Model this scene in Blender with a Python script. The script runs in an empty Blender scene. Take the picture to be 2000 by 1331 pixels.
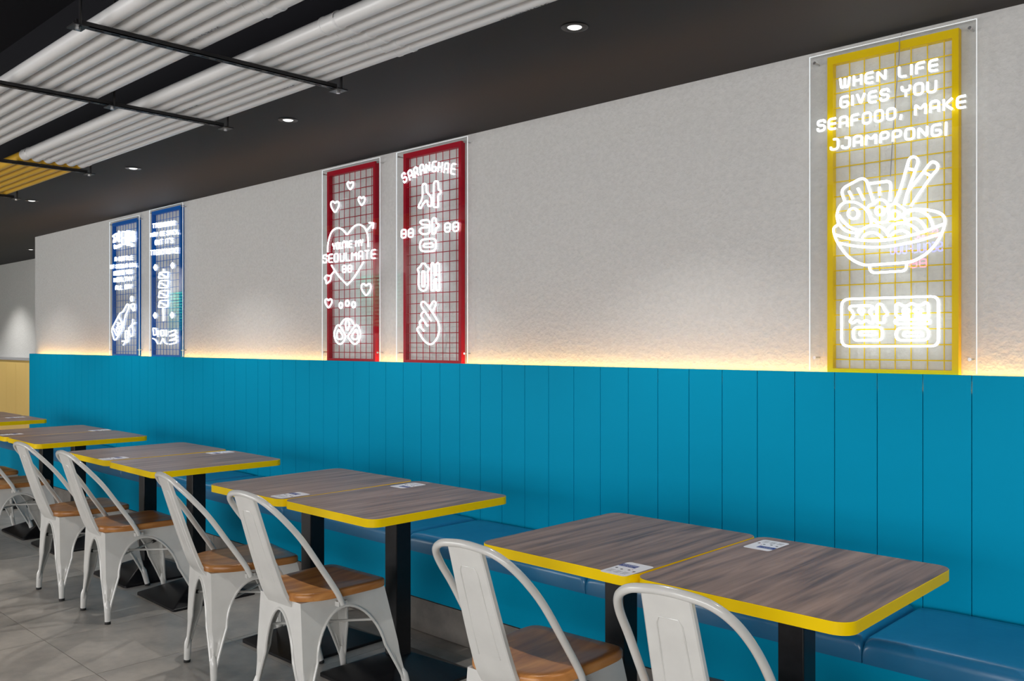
import bpy, math, random
from mathutils import Vector, Matrix
random.seed(7)
SC = bpy.context.scene
COL = SC.collection

# ------------------------------------------------------------------ camera
FPX = 1740.0; HORIZON = 671.0; EYE = 1.40
ANG = math.atan2(1810.0, FPX); CA, SA = math.cos(ANG), math.sin(ANG)
cam_d = bpy.data.cameras.new('camera'); cam = bpy.data.objects.new('camera', cam_d); COL.objects.link(cam)
cam_d.sensor_width = 36.0; cam_d.lens = FPX / 2000 * 36.0; cam_d.shift_y = 5.5 / 2000
cam_d.clip_start = 0.05; cam_d.clip_end = 200
cam.location = (0, 0, EYE); cam.rotation_euler = (math.pi / 2, 0, math.pi / 2 - ANG)
SC.camera = cam
# ------------------------------------------------------------------ world, light, exposure
W = bpy.data.worlds.new('world'); SC.world = W; W.use_nodes = True
W.node_tree.nodes['Background'].inputs[0].default_value = (0.95, 0.96, 1.0, 1)
W.node_tree.nodes['Background'].inputs[1].default_value = 1.2
vs = SC.view_settings
vs.view_transform = 'Standard'; vs.look = 'None'; vs.gamma = 1; vs.use_curve_mapping = False
vs.exposure = 0.12
def area(name, loc, rot, sx, sy, power, color=(1, 1, 1), spread=math.pi):
    l = bpy.data.lights.new(name, 'AREA'); l.shape = 'RECTANGLE'; l.size = sx; l.size_y = sy
    l.energy = power; l.color = color; l.spread = spread
    o = bpy.data.objects.new(name, l); o.location = loc; o.rotation_euler = rot; COL.objects.link(o); return o
# area lights added for daylight at unseen windows of the opposite wall
DAY = (1.0, 0.985, 0.968)
area('added_daylight_near', (1.6, -3.93, 1.2), (math.pi / 2, 0, 0), 8.2, 1.6, 235, DAY)
area('added_daylight_far', (-8.3, -3.93, 1.2), (math.pi / 2, 0, 0), 5.2, 1.6, 165, DAY)
# added linear lamps over the aisle, out of view, to light the room
AISLE = [(-1.5, -1.9), (-5.0, -1.9), (-8.5, -1.9), (-12.5, -1.9)]
for i, (x, y) in enumerate(AISLE):
    area('added_aisle_light', (x, y, 3.095), (0, 0, 0), 2.2, 0.12, 62, (1, 0.975, 0.945))
DOWN = [(-2.054, 2.461), (-3.958, 2.475), (-5.774, 2.462), (-7.664, 2.461), (-9.56, 2.461), (-11.65, 3.73), (-0.15, 2.461), (-13.5, 3.45), (-15.4, 3.45)]  # last two, deep in the recess, are added unseen to brighten it
for x, y in DOWN:
    l = bpy.data.lights.new('downlight_beam', 'SPOT'); l.energy = 42 if x > -10 else 85; l.spot_size = math.radians(105); l.spot_blend = 0.7
    l.shadow_soft_size = 0.012; l.color = (1, 0.97, 0.93)
    o = bpy.data.objects.new('downlight_beam', l); o.location = (x, y, 2.515); COL.objects.link(o)

# ------------------------------------------------------------------ helpers
def onwall(px, py, Y):
    """point of the plane y = Y that the photograph shows at a pixel -> (X, Z)"""
    k = (px - 1000) / FPX; ds = CA - SA * k; dp = SA + CA * k; t = Y / dp
    return (-ds * t, EYE - (py - HORIZON) / FPX * t)

def mat(name, color, rough=0.5, metal=0.0, spec=0.5, emit=None, coat=0.0):
    m = bpy.data.materials.new(name); m.use_nodes = True
    b = m.node_tree.nodes['Principled BSDF']
    b.inputs['Base Color'].default_value = (*color, 1); b.inputs['Roughness'].default_value = rough
    b.inputs['Metallic'].default_value = metal; b.inputs['Specular IOR Level'].default_value = spec
    b.inputs['Coat Weight'].default_value = coat; b.inputs['Coat Roughness'].default_value = 0.1
    if emit:
        b.inputs['Emission Color'].default_value = (*emit[0], 1); b.inputs['Emission Strength'].default_value = emit[1]
    return m
def nodes(m): return m.node_tree.nodes, m.node_tree.links, m.node_tree.nodes['Principled BSDF']
def add_noise(m, c1, c2, scale=(1, 1, 1), nscale=8.0, detail=6.0, lo=0.3, hi=0.7, bump=0.0, bdist=0.01, rough=None, coord='Object', perobj=False):
    N, L, B = nodes(m)
    tc = N.new('ShaderNodeTexCoord'); mp = N.new('ShaderNodeMapping'); mp.inputs['Scale'].default_value = scale
    L.new(tc.outputs[coord], mp.inputs[0])
    if perobj:
        oi = N.new('ShaderNodeObjectInfo'); vm = N.new('ShaderNodeVectorMath'); vm.operation = 'SCALE'
        cb = N.new('ShaderNodeCombineXYZ')
        for i in range(3): L.new(oi.outputs['Random'], cb.inputs[i])
        L.new(cb.outputs[0], vm.inputs[0]); vm.inputs['Scale'].default_value = 37.0
        L.new(vm.outputs[0], mp.inputs['Location'])
    nz = N.new('ShaderNodeTexNoise'); nz.inputs['Scale'].default_value = nscale; nz.inputs['Detail'].default_value = detail; nz.inputs['Roughness'].default_value = 0.62 if perobj else 0.5
    L.new(mp.outputs[0], nz.inputs['Vector'])
    cr = N.new('ShaderNodeValToRGB'); cr.color_ramp.elements[0].position = lo; cr.color_ramp.elements[1].position = hi
    cr.color_ramp.elements[0].color = (*c1, 1); cr.color_ramp.elements[1].color = (*c2, 1)
    L.new(nz.outputs['Fac'], cr.inputs[0]); L.new(cr.outputs[0], B.inputs['Base Color'])
    if bump:
        bp = N.new('ShaderNodeBump'); bp.inputs['Strength'].default_value = bump; bp.inputs['Distance'].default_value = bdist
        L.new(nz.outputs['Fac'], bp.inputs['Height']); L.new(bp.outputs[0], B.inputs['Normal'])
    return m

class MB:
    def __init__(s): s.v = []; s.f = []
    def add(s, v, f):
        o = len(s.v); s.v += [tuple(p) for p in v]; s.f += [tuple(i + o for i in q) for q in f]; return s
    def box(s, x0, x1, y0, y1, z0, z1):
        return s.add([(x0, y0, z0), (x1, y0, z0), (x1, y1, z0), (x0, y1, z0), (x0, y0, z1), (x1, y0, z1), (x1, y1, z1), (x0, y1, z1)],
                     [(0, 3, 2, 1), (4, 5, 6, 7), (0, 1, 5, 4), (1, 2, 6, 5), (2, 3, 7, 6), (3, 0, 4, 7)])
    def tube(s, pts, r, n=8, closed=False, cap=True):
        P = [Vector(p) for p in pts]; m = len(P); rr = r if isinstance(r, (list, tuple)) else [r] * m
        T = []
        for i in range(m):
            a = P[(i - 1) % m] if (closed or i > 0) else P[i]; b = P[(i + 1) % m] if (closed or i < m - 1) else P[i]
            t = (b - a); T.append(t.normalized() if t.length > 1e-9 else Vector((0, 0, 1)))
        up = Vector((0, 0, 1)) if abs(T[0].z) < 0.9 else Vector((0, 1, 0))
        nrm = (up - T[0] * up.dot(T[0])).normalized(); V = []; 
        for i in range(m):
            nrm = (nrm - T[i] * nrm.dot(T[i]))
            nrm = nrm.normalized() if nrm.length > 1e-6 else T[i].orthogonal().normalized()
            bn = T[i].cross(nrm)
            for k in range(n):
                a = 2 * math.pi * k / n
                V.append(P[i] + (nrm * math.cos(a) + bn * math.sin(a)) * rr[i])
        F = []
        for i in range(m if closed else m - 1):
            j = (i + 1) % m
            for k in range(n):
                F.append((i * n + k, i * n + (k + 1) % n, j * n + (k + 1) % n, j * n + k))
        if cap and not closed:
            F.append(tuple(reversed(range(n)))); F.append(tuple((m - 1) * n + k for k in range(n)))
        return s.add(V, F)
    def lathe(s, prof, n=24, c=(0, 0, 0)):
        V = []; F = []
        for r, z in prof:
            for k in range(n):
                a = 2 * math.pi * k / n; V.append((c[0] + r * math.cos(a), c[1] + r * math.sin(a), c[2] + z))
        for i in range(len(prof) - 1):
            for k in range(n): F.append((i * n + k, i * n + (k + 1) % n, (i + 1) * n + (k + 1) % n, (i + 1) * n + k))
        F.append(tuple(reversed(range(n)))); F.append(tuple((len(prof) - 1) * n + k for k in range(n)))
        return s.add(V, F)
    def loft(s, rings, cap=True):
        n = len(rings[0]); V = [p for r in rings for p in r]; F = []
        for i in range(len(rings) - 1):
            for k in range(n): F.append((i * n + k, i * n + (k + 1) % n, (i + 1) * n + (k + 1) % n, (i + 1) * n + k))
        if cap: F.append(tuple(reversed(range(n)))); F.append(tuple((len(rings) - 1) * n + k for k in range(n)))
        return s.add(V, F)
    def mesh(s, name, m, smooth=False, angle=None):
        me = bpy.data.meshes.new(name); me.from_pydata(s.v, [], s.f)
        if m: me.materials.append(m)
        if smooth:
            me.polygons.foreach_set('use_smooth', [True] * len(me.polygons))
            if angle: me.set_sharp_from_angle(angle=math.radians(angle))
        me.update(); return me
    def obj(s, name, m, parent=None, smooth=False, angle=40):
        return link(name, s.mesh(name, m, smooth, angle), parent)
def link(name, data, parent=None):
    o = bpy.data.objects.new(name, data); COL.objects.link(o)
    if parent: o.parent = parent
    return o
def tag(o, label=None, cat=None, group=None, kind=None):
    if label: o['label'] = label
    if cat: o['category'] = cat
    if group: o['group'] = group
    if kind: o['kind'] = kind
    return o
def thing(name, label, cat, loc=(0, 0, 0), rz=0, group=None):
    o = link(name, None); o.location = loc; o.rotation_euler = (0, 0, rz); o.empty_display_size = 0.1
    return tag(o, label, cat, group)
def dup(root, loc, rz, label):
    r = root.copy(); COL.objects.link(r); r.location = loc; r.rotation_euler = (0, 0, rz); r['label'] = label
    for ch in list(root.children):
        c = ch.copy(); COL.objects.link(c); c.parent = r
        for g in list(ch.children):
            d = g.copy(); COL.objects.link(d); d.parent = c
    return r
def smooth_path(pts, sub=6, closed=False):
    P = [Vector(p) for p in pts]; n = len(P); out = []
    for i in range(n if closed else n - 1):
        if closed: p0, p1, p2, p3 = P[(i - 1) % n], P[i], P[(i + 1) % n], P[(i + 2) % n]
        else: p0, p1, p2, p3 = P[max(i - 1, 0)], P[i], P[i + 1], P[min(i + 2, n - 1)]
        for k in range(sub):
            t = k / sub
            out.append(0.5 * ((2 * p1) + (-p0 + p2) * t + (2 * p0 - 5 * p1 + 4 * p2 - p3) * t * t + (-p0 + 3 * p1 - 3 * p2 + p3) * t ** 3))
    if not closed: out.append(P[-1])
    return out
def round_poly(pts, r, closed=False, n=4):
    P = [Vector(p) for p in pts]; m = len(P); out = []
    for i in range(m):
        if not closed and i in (0, m - 1): out.append(P[i]); continue
        a, b, c = P[i - 1], P[i], P[(i + 1) % m]
        d1 = (a - b).length; d2 = (c - b).length; rr = min(r, d1 * 0.49, d2 * 0.49)
        if rr < 1e-6: out.append(b); continue
        p = b + (a - b).normalized() * rr; q = b + (c - b).normalized() * rr
        for k in range(n + 1):
            t = k / n; out.append(p * (1 - t) ** 2 + b * 2 * t * (1 - t) + q * t * t)
    return out
def rrect(x0, x1, y0, y1, r, n=5):
    out = []
    for cx, cy, a0 in ((x1 - r, y1 - r, 0), (x0 + r, y1 - r, 90), (x0 + r, y0 + r, 180), (x1 - r, y0 + r, 270)):
        for k in range(n + 1):
            a = math.radians(a0 + 90 * k / n); out.append((cx + r * math.cos(a), cy + r * math.sin(a)))
    return out

# ------------------------------------------------------------------ materials
M = {}
M['plaster'] = add_noise(mat('plaster', (0.6, 0.6, 0.6), 0.85, spec=0.25), (0.585, 0.585, 0.575), (0.64, 0.64, 0.63), nscale=58, detail=5, bump=0.55, bdist=0.007)
M['soffit'] = mat('soffit_paint', (0.028, 0.030, 0.033), 0.75, spec=0.3)
M['void'] = mat('void_paint', (0.006, 0.006, 0.009), 0.8, spec=0.2)
M['grey_wall'] = mat('grey_paint', (0.30, 0.29, 0.28), 0.8)
M['teal'] = mat('teal_board', (0.0, 0.285, 0.485), 0.5, spec=0.04)
M['teal_base'] = mat('teal_board_low', (0.0, 0.285, 0.485), 0.5, spec=0.04)
M['joint'] = mat('plum_joint', (0.07, 0.015, 0.04), 0.8)
M['yellow_board'] = mat('yellow_board', (0.80, 0.56, 0.19), 0.5)
M['floor_tile'] = add_noise(mat('floor_tile', (0.3, 0.3, 0.3), 0.38, spec=0.45), (0.20, 0.19, 0.178), (0.60, 0.54, 0.475), scale=(1, 1.0, 1), nscale=3.4, detail=13, lo=0.24, hi=0.76, bump=0.03, bdist=0.003, perobj=True)
M['kick_tile'] = add_noise(mat('kick_tile', (0.3, 0.3, 0.3), 0.5), (0.13, 0.12, 0.11), (0.26, 0.235, 0.21), nscale=7, detail=9, lo=0.28, hi=0.72, perobj=True)
M['grout'] = mat('grout', (0.06, 0.055, 0.05), 0.9)
M['yellow'] = mat('yellow_edge', (0.93, 0.64, 0.0), 0.45, spec=0.12)
M['black'] = add_noise(mat('black_metal', (0.012, 0.012, 0.014), 0.32, spec=0.35), (0.005, 0.005, 0.006), (0.009, 0.009, 0.011), nscale=60)
M['black_plastic'] = mat('black_rubber', (0.01, 0.01, 0.01), 0.7)
M['strut'] = mat('black_strut', (0.02, 0.019, 0.02), 0.4, metal=0.4)
M['white_metal'] = add_noise(mat('white_metal', (0.75, 0.75, 0.72), 0.28, coat=0.5), (0.60, 0.595, 0.57), (0.68, 0.675, 0.645), nscale=9)
M['pvc'] = mat('white_pvc', (0.66, 0.66, 0.66), 0.33)
M['pvc_y'] = mat('yellow_pvc', (0.62, 0.36, 0.02), 0.4)
M['cushion'] = add_noise(mat('blue_vinyl', (0.01, 0.1, 0.25), 0.30, spec=0.5, coat=0.25), (0.010, 0.13, 0.28), (0.014, 0.15, 0.31), nscale=5, bump=0.12, bdist=0.02)
M['acrylic_edge_glow'] = mat('acrylic_edge_glow', (0.85, 0.9, 0.92), 0.25, emit=((0.92, 0.97, 1.0), 0.4))   # emission put in to stand for tube light guided to the sheet edge
M['steel'] = mat('steel', (0.6, 0.6, 0.6), 0.3, metal=1)
M['cable'] = mat('grey_cable', (0.35, 0.35, 0.36), 0.5)
M['neon'] = mat('neon_tube', (0.9, 0.9, 0.9), 0.5, emit=((0.88, 0.94, 1.0), 3.4))
def front_emitter(m, front, back):
    # LED neon flex: bright towards the room, weaker through the sleeve at its back
    N, L, B = nodes(m); g_ = N.new('ShaderNodeNewGeometry'); sp = N.new('ShaderNodeSeparateXYZ'); mr = N.new('ShaderNodeMapRange')
    L.new(g_.outputs['Normal'], sp.inputs[0]); L.new(sp.outputs['Y'], mr.inputs['Value'])
    mr.inputs['From Min'].default_value = 0.0; mr.inputs['From Max'].default_value = 0.5
    mr.inputs['To Min'].default_value = front; mr.inputs['To Max'].default_value = back
    L.new(mr.outputs[0], B.inputs['Emission Strength'])
front_emitter(M['neon'], 3.2, 2.1)
M['neon_blue'] = mat('neon_tube_blue', (0.3, 0.3, 0.9), 0.5, emit=((0.10, 0.12, 1.0), 14.0))
M['neon_pink'] = mat('neon_tube_pink', (0.9, 0.3, 0.5), 0.5, emit=((1.0, 0.10, 0.30), 12.0))
M['led'] = mat('warm_led', (1, 0.7, 0.3), 0.5, emit=((1.0, 0.42, 0.085), 52.0))
M['lens'] = mat('downlight_lens', (0.9, 0.9, 0.9), 0.3, emit=((1, 0.98, 0.95), 1.0))
M['lamp'] = mat('added_lamp_diffuser', (0.9, 0.9, 0.9), 0.3, emit=((1, 0.97, 0.93), 4.0))
M['paper'] = mat('sticker_white', (0.74, 0.73, 0.77), 0.45)
M['navy'] = mat('sticker_navy', (0.02, 0.035, 0.24), 0.45)
M['ink'] = mat('dark_ink', (0.05, 0.05, 0.06), 0.6)
M['ink_red'] = mat('red_ink', (0.5, 0.06, 0.09), 0.6)
M['mint'] = mat('mint_slats', (0.03, 0.45, 0.30), 0.45)
M['mint_dark'] = mat('shutter_back', (0.01, 0.10, 0.07), 0.7)
M['f_yellow'] = mat('frame_yellow', (0.86, 0.60, 0.0), 0.4, spec=0.2)
M['f_red'] = mat('frame_red', (0.40, 0.0, 0.016), 0.4, spec=0.2)
M['f_blue'] = mat('frame_blue', (0.0, 0.13, 0.55), 0.4, spec=0.2)
def wood(name, c1, c2, c3, axis_scale, rough, spec, vary=0.06):
    m = mat(name, c1, rough, spec=spec); N, L, B = nodes(m)
    tc = N.new('ShaderNodeTexCoord'); mp = N.new('ShaderNodeMapping'); mp.inputs['Scale'].default_value = axis_scale
    oi = N.new('ShaderNodeObjectInfo'); cb = N.new('ShaderNodeCombineXYZ'); ml = N.new('ShaderNodeMath'); ml.operation = 'MULTIPLY'; ml.inputs[1].default_value = 41
    L.new(oi.outputs['Random'], ml.inputs[0])
    for i in range(3): L.new(ml.outputs[0], cb.inputs[i])
    L.new(cb.outputs[0], mp.inputs['Location'])
    L.new(tc.outputs['Object'], mp.inputs[0])
    n1 = N.new('ShaderNodeTexNoise'); n1.inputs['Scale'].default_value = 3.5; n1.inputs['Detail'].default_value = 8; n1.inputs['Distortion'].default_value = 0.5
    L.new(mp.outputs[0], n1.inputs['Vector'])
    cr = N.new('ShaderNodeValToRGB'); e = cr.color_ramp.elements; e[0].position = 0.3; e[0].color = (*c1, 1); e[1].position = 0.7; e[1].color = (*c2, 1)
    x = e.new(0.5); x.color = (*c3, 1)
    hs = N.new('ShaderNodeHueSaturation'); mr = N.new('ShaderNodeMapRange'); mr.inputs['To Min'].default_value = 1 - vary; mr.inputs['To Max'].default_value = 1 + vary
    L.new(oi.outputs['Random'], mr.inputs['Value']); L.new(mr.outputs[0], hs.inputs['Value'])   # each board its own tone
    L.new(n1.outputs['Fac'], cr.inputs[0]); L.new(cr.outputs[0], hs.inputs['Color']); L.new(hs.outputs[0], B.inputs['Base Color'])
    return m
M['laminate'] = wood('laminate', (0.115, 0.062, 0.044), (0.36, 0.225, 0.165), (0.245, 0.145, 0.104), (10, 0.6, 1), 0.33, 0.2)
M['seat_wood'] = wood('seat_wood', (0.30, 0.115, 0.030), (0.60, 0.28, 0.088), (0.45, 0.19, 0.055), (7, 0.8, 7), 0.28, 0.35, 0.28)
def acrylic():
    m = bpy.data.materials.new('clear_acrylic'); m.use_nodes = True; N, L = m.node_tree.nodes, m.node_tree.links
    N.remove(N['Principled BSDF'])
    tr = N.new('ShaderNodeBsdfTransparent'); tr.inputs[0].default_value = (0.985, 0.99, 0.99, 1)
    gl = N.new('ShaderNodeBsdfGlossy'); gl.inputs['Roughness'].default_value = 0.0
    lw = N.new('ShaderNodeNewGeometry'); dt = N.new('ShaderNodeVectorMath'); dt.operation = 'DOT_PRODUCT'   # two-sided Schlick reflectance
    L.new(lw.outputs['Normal'], dt.inputs[0]); L.new(lw.outputs['Incoming'], dt.inputs[1])
    def mth(op, a, b):
        n = N.new('ShaderNodeMath'); n.operation = op
        for i, v in enumerate((a, b)):
            if v is None: continue
            if isinstance(v, float): n.inputs[i].default_value = v
            else: L.new(v, n.inputs[i])
        return n.outputs[0]
    c = mth('SUBTRACT', 1.0, mth('ABSOLUTE', dt.outputs['Value'], None))
    fr = mth('ADD', mth('MULTIPLY', mth('POWER', c, 5.0), 0.95), 0.045)
    mx = N.new('ShaderNodeMixShader'); L.new(fr, mx.inputs[0]); L.new(tr.outputs[0], mx.inputs[1]); L.new(gl.outputs[0], mx.inputs[2])
    L.new(mx.outputs[0], N['Material Output'].inputs[0]); return m
M['acrylic'] = acrylic()

# ------------------------------------------------------------------ the room
WY = 3.335; PY = 3.272; BY = 2.797; CZ = 2.537; PZ = 1.2905; SOFF = 1.93; VZ = 3.35; BACK = -4.0
XL, XR = -24.0, 5.5; XC = -10.27
def struct(name, mb, m): return tag(mb.obj(name, m), kind='structure')
tag(struct('wall_back', MB().box(XC, XR, WY, WY + 0.12, 0, CZ), M['plaster']), 'rough grey-white plaster wall behind the glowing signs')
struct('wall_return', MB().box(XC - 0.02, XC, WY + 0.002, 4.18, 0, CZ), M['plaster'])
struct('wall_recess', MB().box(XL, XC, 4.18, 4.3, 0, CZ), M['plaster'])
struct('wall_left', MB().box(XL - 0.1, XL, BACK, 4.3, 0, VZ), M['grey_wall'])
struct('wall_right', MB().box(XR, XR + 0.1, BACK, WY + .1, 0, VZ), M['grey_wall'])
wf = MB()
WIN = [(-11.0, -5.6), (-2.9, 5.4)]  # unseen windows added for the daylight, spans kept out of panel reflections
wf.box(XL, XR, BACK - .12, BACK, 0, 0.35).box(XL, XR, BACK - .12, BACK, 2.05, VZ)
wf.box(XL, WIN[0][0], BACK - .12, BACK, .35, 2.05).box(WIN[0][1], WIN[1][0], BACK - .12, BACK, .35, 2.05).box(WIN[1][1], XR, BACK - .12, BACK, .35, 2.05)
struct('wall_front', wf, M['grey_wall'])
for i, (a, b) in enumerate(WIN):
    f = MB(); n = 4
    f.box(a, b, BACK - .08, BACK - .02, .35, .40).box(a, b, BACK - .08, BACK - .02, 2.60, 2.05)
    for k in range(n + 1):
        x = a + (b - a) * k / n; f.box(max(a, x - .025), min(b, x + .025), BACK - .08, BACK - .02, .40, 2.00)
    w = struct('window_%d' % (i + 1), f, M['black'])
    for k in range(n):
        x0 = a + (b - a) * k / n + .025; x1 = a + (b - a) * (k + 1) / n - .025
        MB().box(x0, x1, BACK - .053, BACK - .047, .40, 2.00).obj('pane', M['acrylic'], w)
struct('ceiling', MB().box(XL, XR, SOFF, 4.3, CZ, CZ + .05), M['soffit'])
struct('wall_fascia', MB().box(XL, XR, SOFF, SOFF + .02, CZ + .05, VZ), M['void'])
struct('ceiling_upper', MB().box(XL, XR, BACK, SOFF, VZ, VZ + .05), M['void'])
# floor: slab with one object per tile
fl = struct('floor', MB().box(XL, XR, BACK, 4.3, -0.06, -0.004), M['grout'])
TS = 0.612; g = 0.0015
tm = MB().box(g, TS - g, g, TS - g, -0.004, 0.0).mesh('tile', M['floor_tile'])
cnt = 0
y0 = 1.498 - 7 * TS
for j in range(9):
    for i in range(31):
        x = -3.88 - 18 * TS + i * TS; y = y0 + (j) * TS
        o = link('tile', tm, fl); o.location = (x, y, 0); cnt += 1
tag(MB().box(XL, XR, BACK, y0, -.004, 0).box(XL, -3.88 - 18 * TS, y0, 4.3, -.004, 0).box(-3.88 + 13 * TS, XR, y0, 4.3, -.004, 0).box(-3.88 - 18 * TS, -3.88 + 13 * TS, y0 + 9 * TS, 4.3, -.004, 0)
    .obj('far_tile', M['floor_tile'], fl), kind='stuff')
# teal wainscot, one object per plank
PW = 0.1602; XE = -10.253
ws = tag(struct('trim_1', MB().box(XE, 2.4, PY + .0155, PY + .019, 0.40, PZ - 0.06), M['joint']), 'teal board wainscot below the signs')
pm = MB()
e = .0012
pm.add([(0.0012, .0008, .40), (PW - .0012, .0008, .40), (PW - .0012, .016, .40), (0.0012, .016, .40), (0.0012, .0008, PZ), (PW - .0012, .0008, PZ), (PW - .0012, .016, PZ), (0.0012, .016, PZ),
        (0.0018, .0, .40), (PW - .0018, .0, .40), (0.0018, 0, PZ), (PW - .0018, 0, PZ)],
       [(8, 9, 11, 10), (0, 8, 10, 4), (9, 1, 5, 11), (1, 2, 6, 5), (2, 3, 7, 6), (3, 0, 4, 7), (4, 10, 11, 5, 6, 7), (0, 3, 2, 1, 9, 8)])
pmesh = pm.mesh('plank', M['teal'])
x = -0.974 + PW * 20
while x - PW > XE - 0.02:
    x -= PW
    if x > 2.3: continue
    o = link('plank', pmesh, ws); o.location = (x, PY, 0)
o = MB().box(XE - .004, XE + 0.0, PY, WY, 0.0, PZ).obj('end_cap', M['teal'], ws)
# yellow wainscot of the recess
ys = tag(struct('trim_2', MB().box(XL, XC, 4.15, 4.178, 0, 1.17), M['joint']), 'pale yellow board wainscot in the recess')
ym = MB().box(.0015, .398, 0, .02, 0, 1.165).mesh('plank', M['yellow_board'])
for k in range(28):
    o = link('plank', ym, ys); o.location = (-11.12 + .06 - k * .40 + .36, 4.13, 0)
MB().box(XL, XC - .03, 4.115, 4.18, 1.168, 1.205).obj('cap_rail', mat('rail_grey', (.42, .42, .44), .4), ys)
# warm strip in the slot behind the wainscot
tag(MB().box(XC + .1, 2.3, PY + .034, PY + .046, 1.235, 1.240).obj('led_strip', M['led']), 'warm orange light strip hidden behind the teal wainscot top', 'light strip')
# bench
bn = thing('bench_base', 'long teal bench base under the blue seat cushions', 'bench', (0, BY + .01, 0))
BX0, BX1 = -10.2, 2.2
MB().box(BX0, BX1, 0, PY - BY - .011, .165, .385).obj('panel', M['teal_base'], bn)
MB().box(BX0, BX1, .012, PY - BY - .011, .02, .165).obj('plinth', M['grout'], bn)
km = MB().box(.001, .600, 0, .012, .003, .160).mesh('kick_tile', M['kick_tile'])
for k in range(20):
    o = link('kick_tile', km, bn); o.location = (BX0 + .02 + k * .602, 0, 0)
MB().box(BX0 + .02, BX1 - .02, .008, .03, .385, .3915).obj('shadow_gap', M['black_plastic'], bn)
def cushion_mesh(Lx, D, z0, z1):
    nx, ny = 22, 12; V = []; F = []
    def prof(u, r, Ltot):
        d = min(u, Ltot - u)
        return 0 if d >= r else (r - math.sqrt(max(r * r - (r - d) ** 2, 0)))
    us = [0, .004, .012, .025, .04] + [Lx * k / 12 for k in range(1, 12)] + [Lx - .04, Lx - .025, Lx - .012, Lx - .004, Lx]
    vs_ = [0, .003, .01, .022, .038, .06, .12, D * .5, D - .08, D - .03, D - .01, D]
    rings = []
    def zt(u, v):
        puff = .010 * math.sin(math.pi * u / Lx) ** .5 * math.sin(math.pi * min(v / D, 1)) ** .6 if 0 < u < Lx and 0 < v < D else 0
        return z1 - prof(u, .022, Lx) - prof(v, .038, D) + puff - 0.004 * math.exp(-((u - .0) / .05) ** 2)
    mb = MB(); n = len(vs_)
    for u in us:
        for v in vs_: V.append((u, v, zt(u, v)))
    for i in range(len(us) - 1):
        for j in range(n - 1): F.append((i * n + j, (i + 1) * n + j, (i + 1) * n + j + 1, i * n + j + 1))
    base = len(V); m_ = len(us)
    for u in us: V.append((u, .004, z0))
    for u in us: V.append((u, D, z0))
    for i in range(m_ - 1):
        F.append((i * n, base + i, base + i + 1, (i + 1) * n)[::1]); F.append((i * n + n - 1, (i + 1) * n + n - 1, base + m_ + i + 1, base + m_ + i))
        F.append((base + i, base + m_ + i, base + m_ + i + 1, base + i + 1))
    for side, i in ((0, 0), (1, m_ - 1)):
        loop = [base + i] + [i * n + j for j in range(n)] + [base + m_ + i]
        F.append(tuple(loop if side == 0 else loop[::-1]))
    mb.v, mb.f = V, F
    return mb.mesh('cushion', M['cushion'], True, 60)
CL = 1.118
cm = cushion_mesh(CL - .004, PY - BY + .012, .392, .478)
names = ['nearest the right edge of the photo', 'under the nearest double table', 'between the two nearest double tables', 'beside the second double table', 'between the second and third double tables', 'beside the third double table', 'beside the fourth double table', 'just past the fourth double table', 'beside the farthest double table', 'at the far left end']
for k in range(-1, 9):
    x1 = -1.149 + CL - (k + 1) * CL
    if x1 - CL < BX0 - .1: continue
    o = link('seat_cushion', cm); o.location = (x1 - CL + .002, BY - .016, 0)
    tag(o, 'blue vinyl bench cushion ' + names[k + 1], 'cushion', 'bench cushions')

# ------------------------------------------------------------------ ceiling downlights
ordn = ['first', 'second', 'third', 'fourth', 'fifth', 'sixth', 'seventh', 'eighth']
dl_lab = ['round recessed downlight closest to the yellow sign', 'round recessed downlight above the red signs', 'round recessed downlight above the blue signs', 'round recessed downlight below the yellow pipe ends',
          'round recessed downlight just before the end of the plaster wall', 'round recessed downlight in the far recess above the yellow boards', 'round recessed downlight beyond the right edge', 'added unseen downlight deeper in the far recess, second from the corner', 'added unseen downlight deeper in the far recess, third from the corner']
for (x, y), lb in zip(DOWN, dl_lab):
    t = thing('downlight', lb, 'ceiling light', (x, y, CZ), 0, 'recessed downlights')
    MB().lathe([(.047, -.0005), (.049, -.003), (.038, -.006), (.028, -.0035), (.027, -.0005)], 28).obj('trim_ring', M['strut'], t, True)
    MB().lathe([(.0265, -.0025), (.020, -.006), (.012, -.0075), (.001, -.008)], 24).obj('lens', M['lens'], t, True)
for i, (x, y) in enumerate(AISLE):  # fixture bodies of the added aisle lights
    t = thing('added_aisle_lamp', 'added unseen linear lamp over the aisle, %s from the camera' % ordn[i], 'lamp', (x, y, 3.02), 0, 'added aisle lamps')
    MB().box(-1.15, 1.15, -.075, -.062, 0, .10).box(-1.15, 1.15, .062, .075, 0, .10).box(-1.15, 1.15, -.062, .062, .09, .10).box(-1.15, -1.14, -.062, .062, 0, .09).box(1.14, 1.15, -.062, .062, 0, .09).obj('housing', M['strut'], t)
    MB().box(-1.12, 1.12, -.06, .06, .08, .088).obj('diffuser', M['lamp'], t)
    for s in (-.9, .9): MB().tube([(s, 0, .10), (s, 0, VZ - 3.02)], .003, 6).obj('suspension_cable', M['strut'], t)

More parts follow.
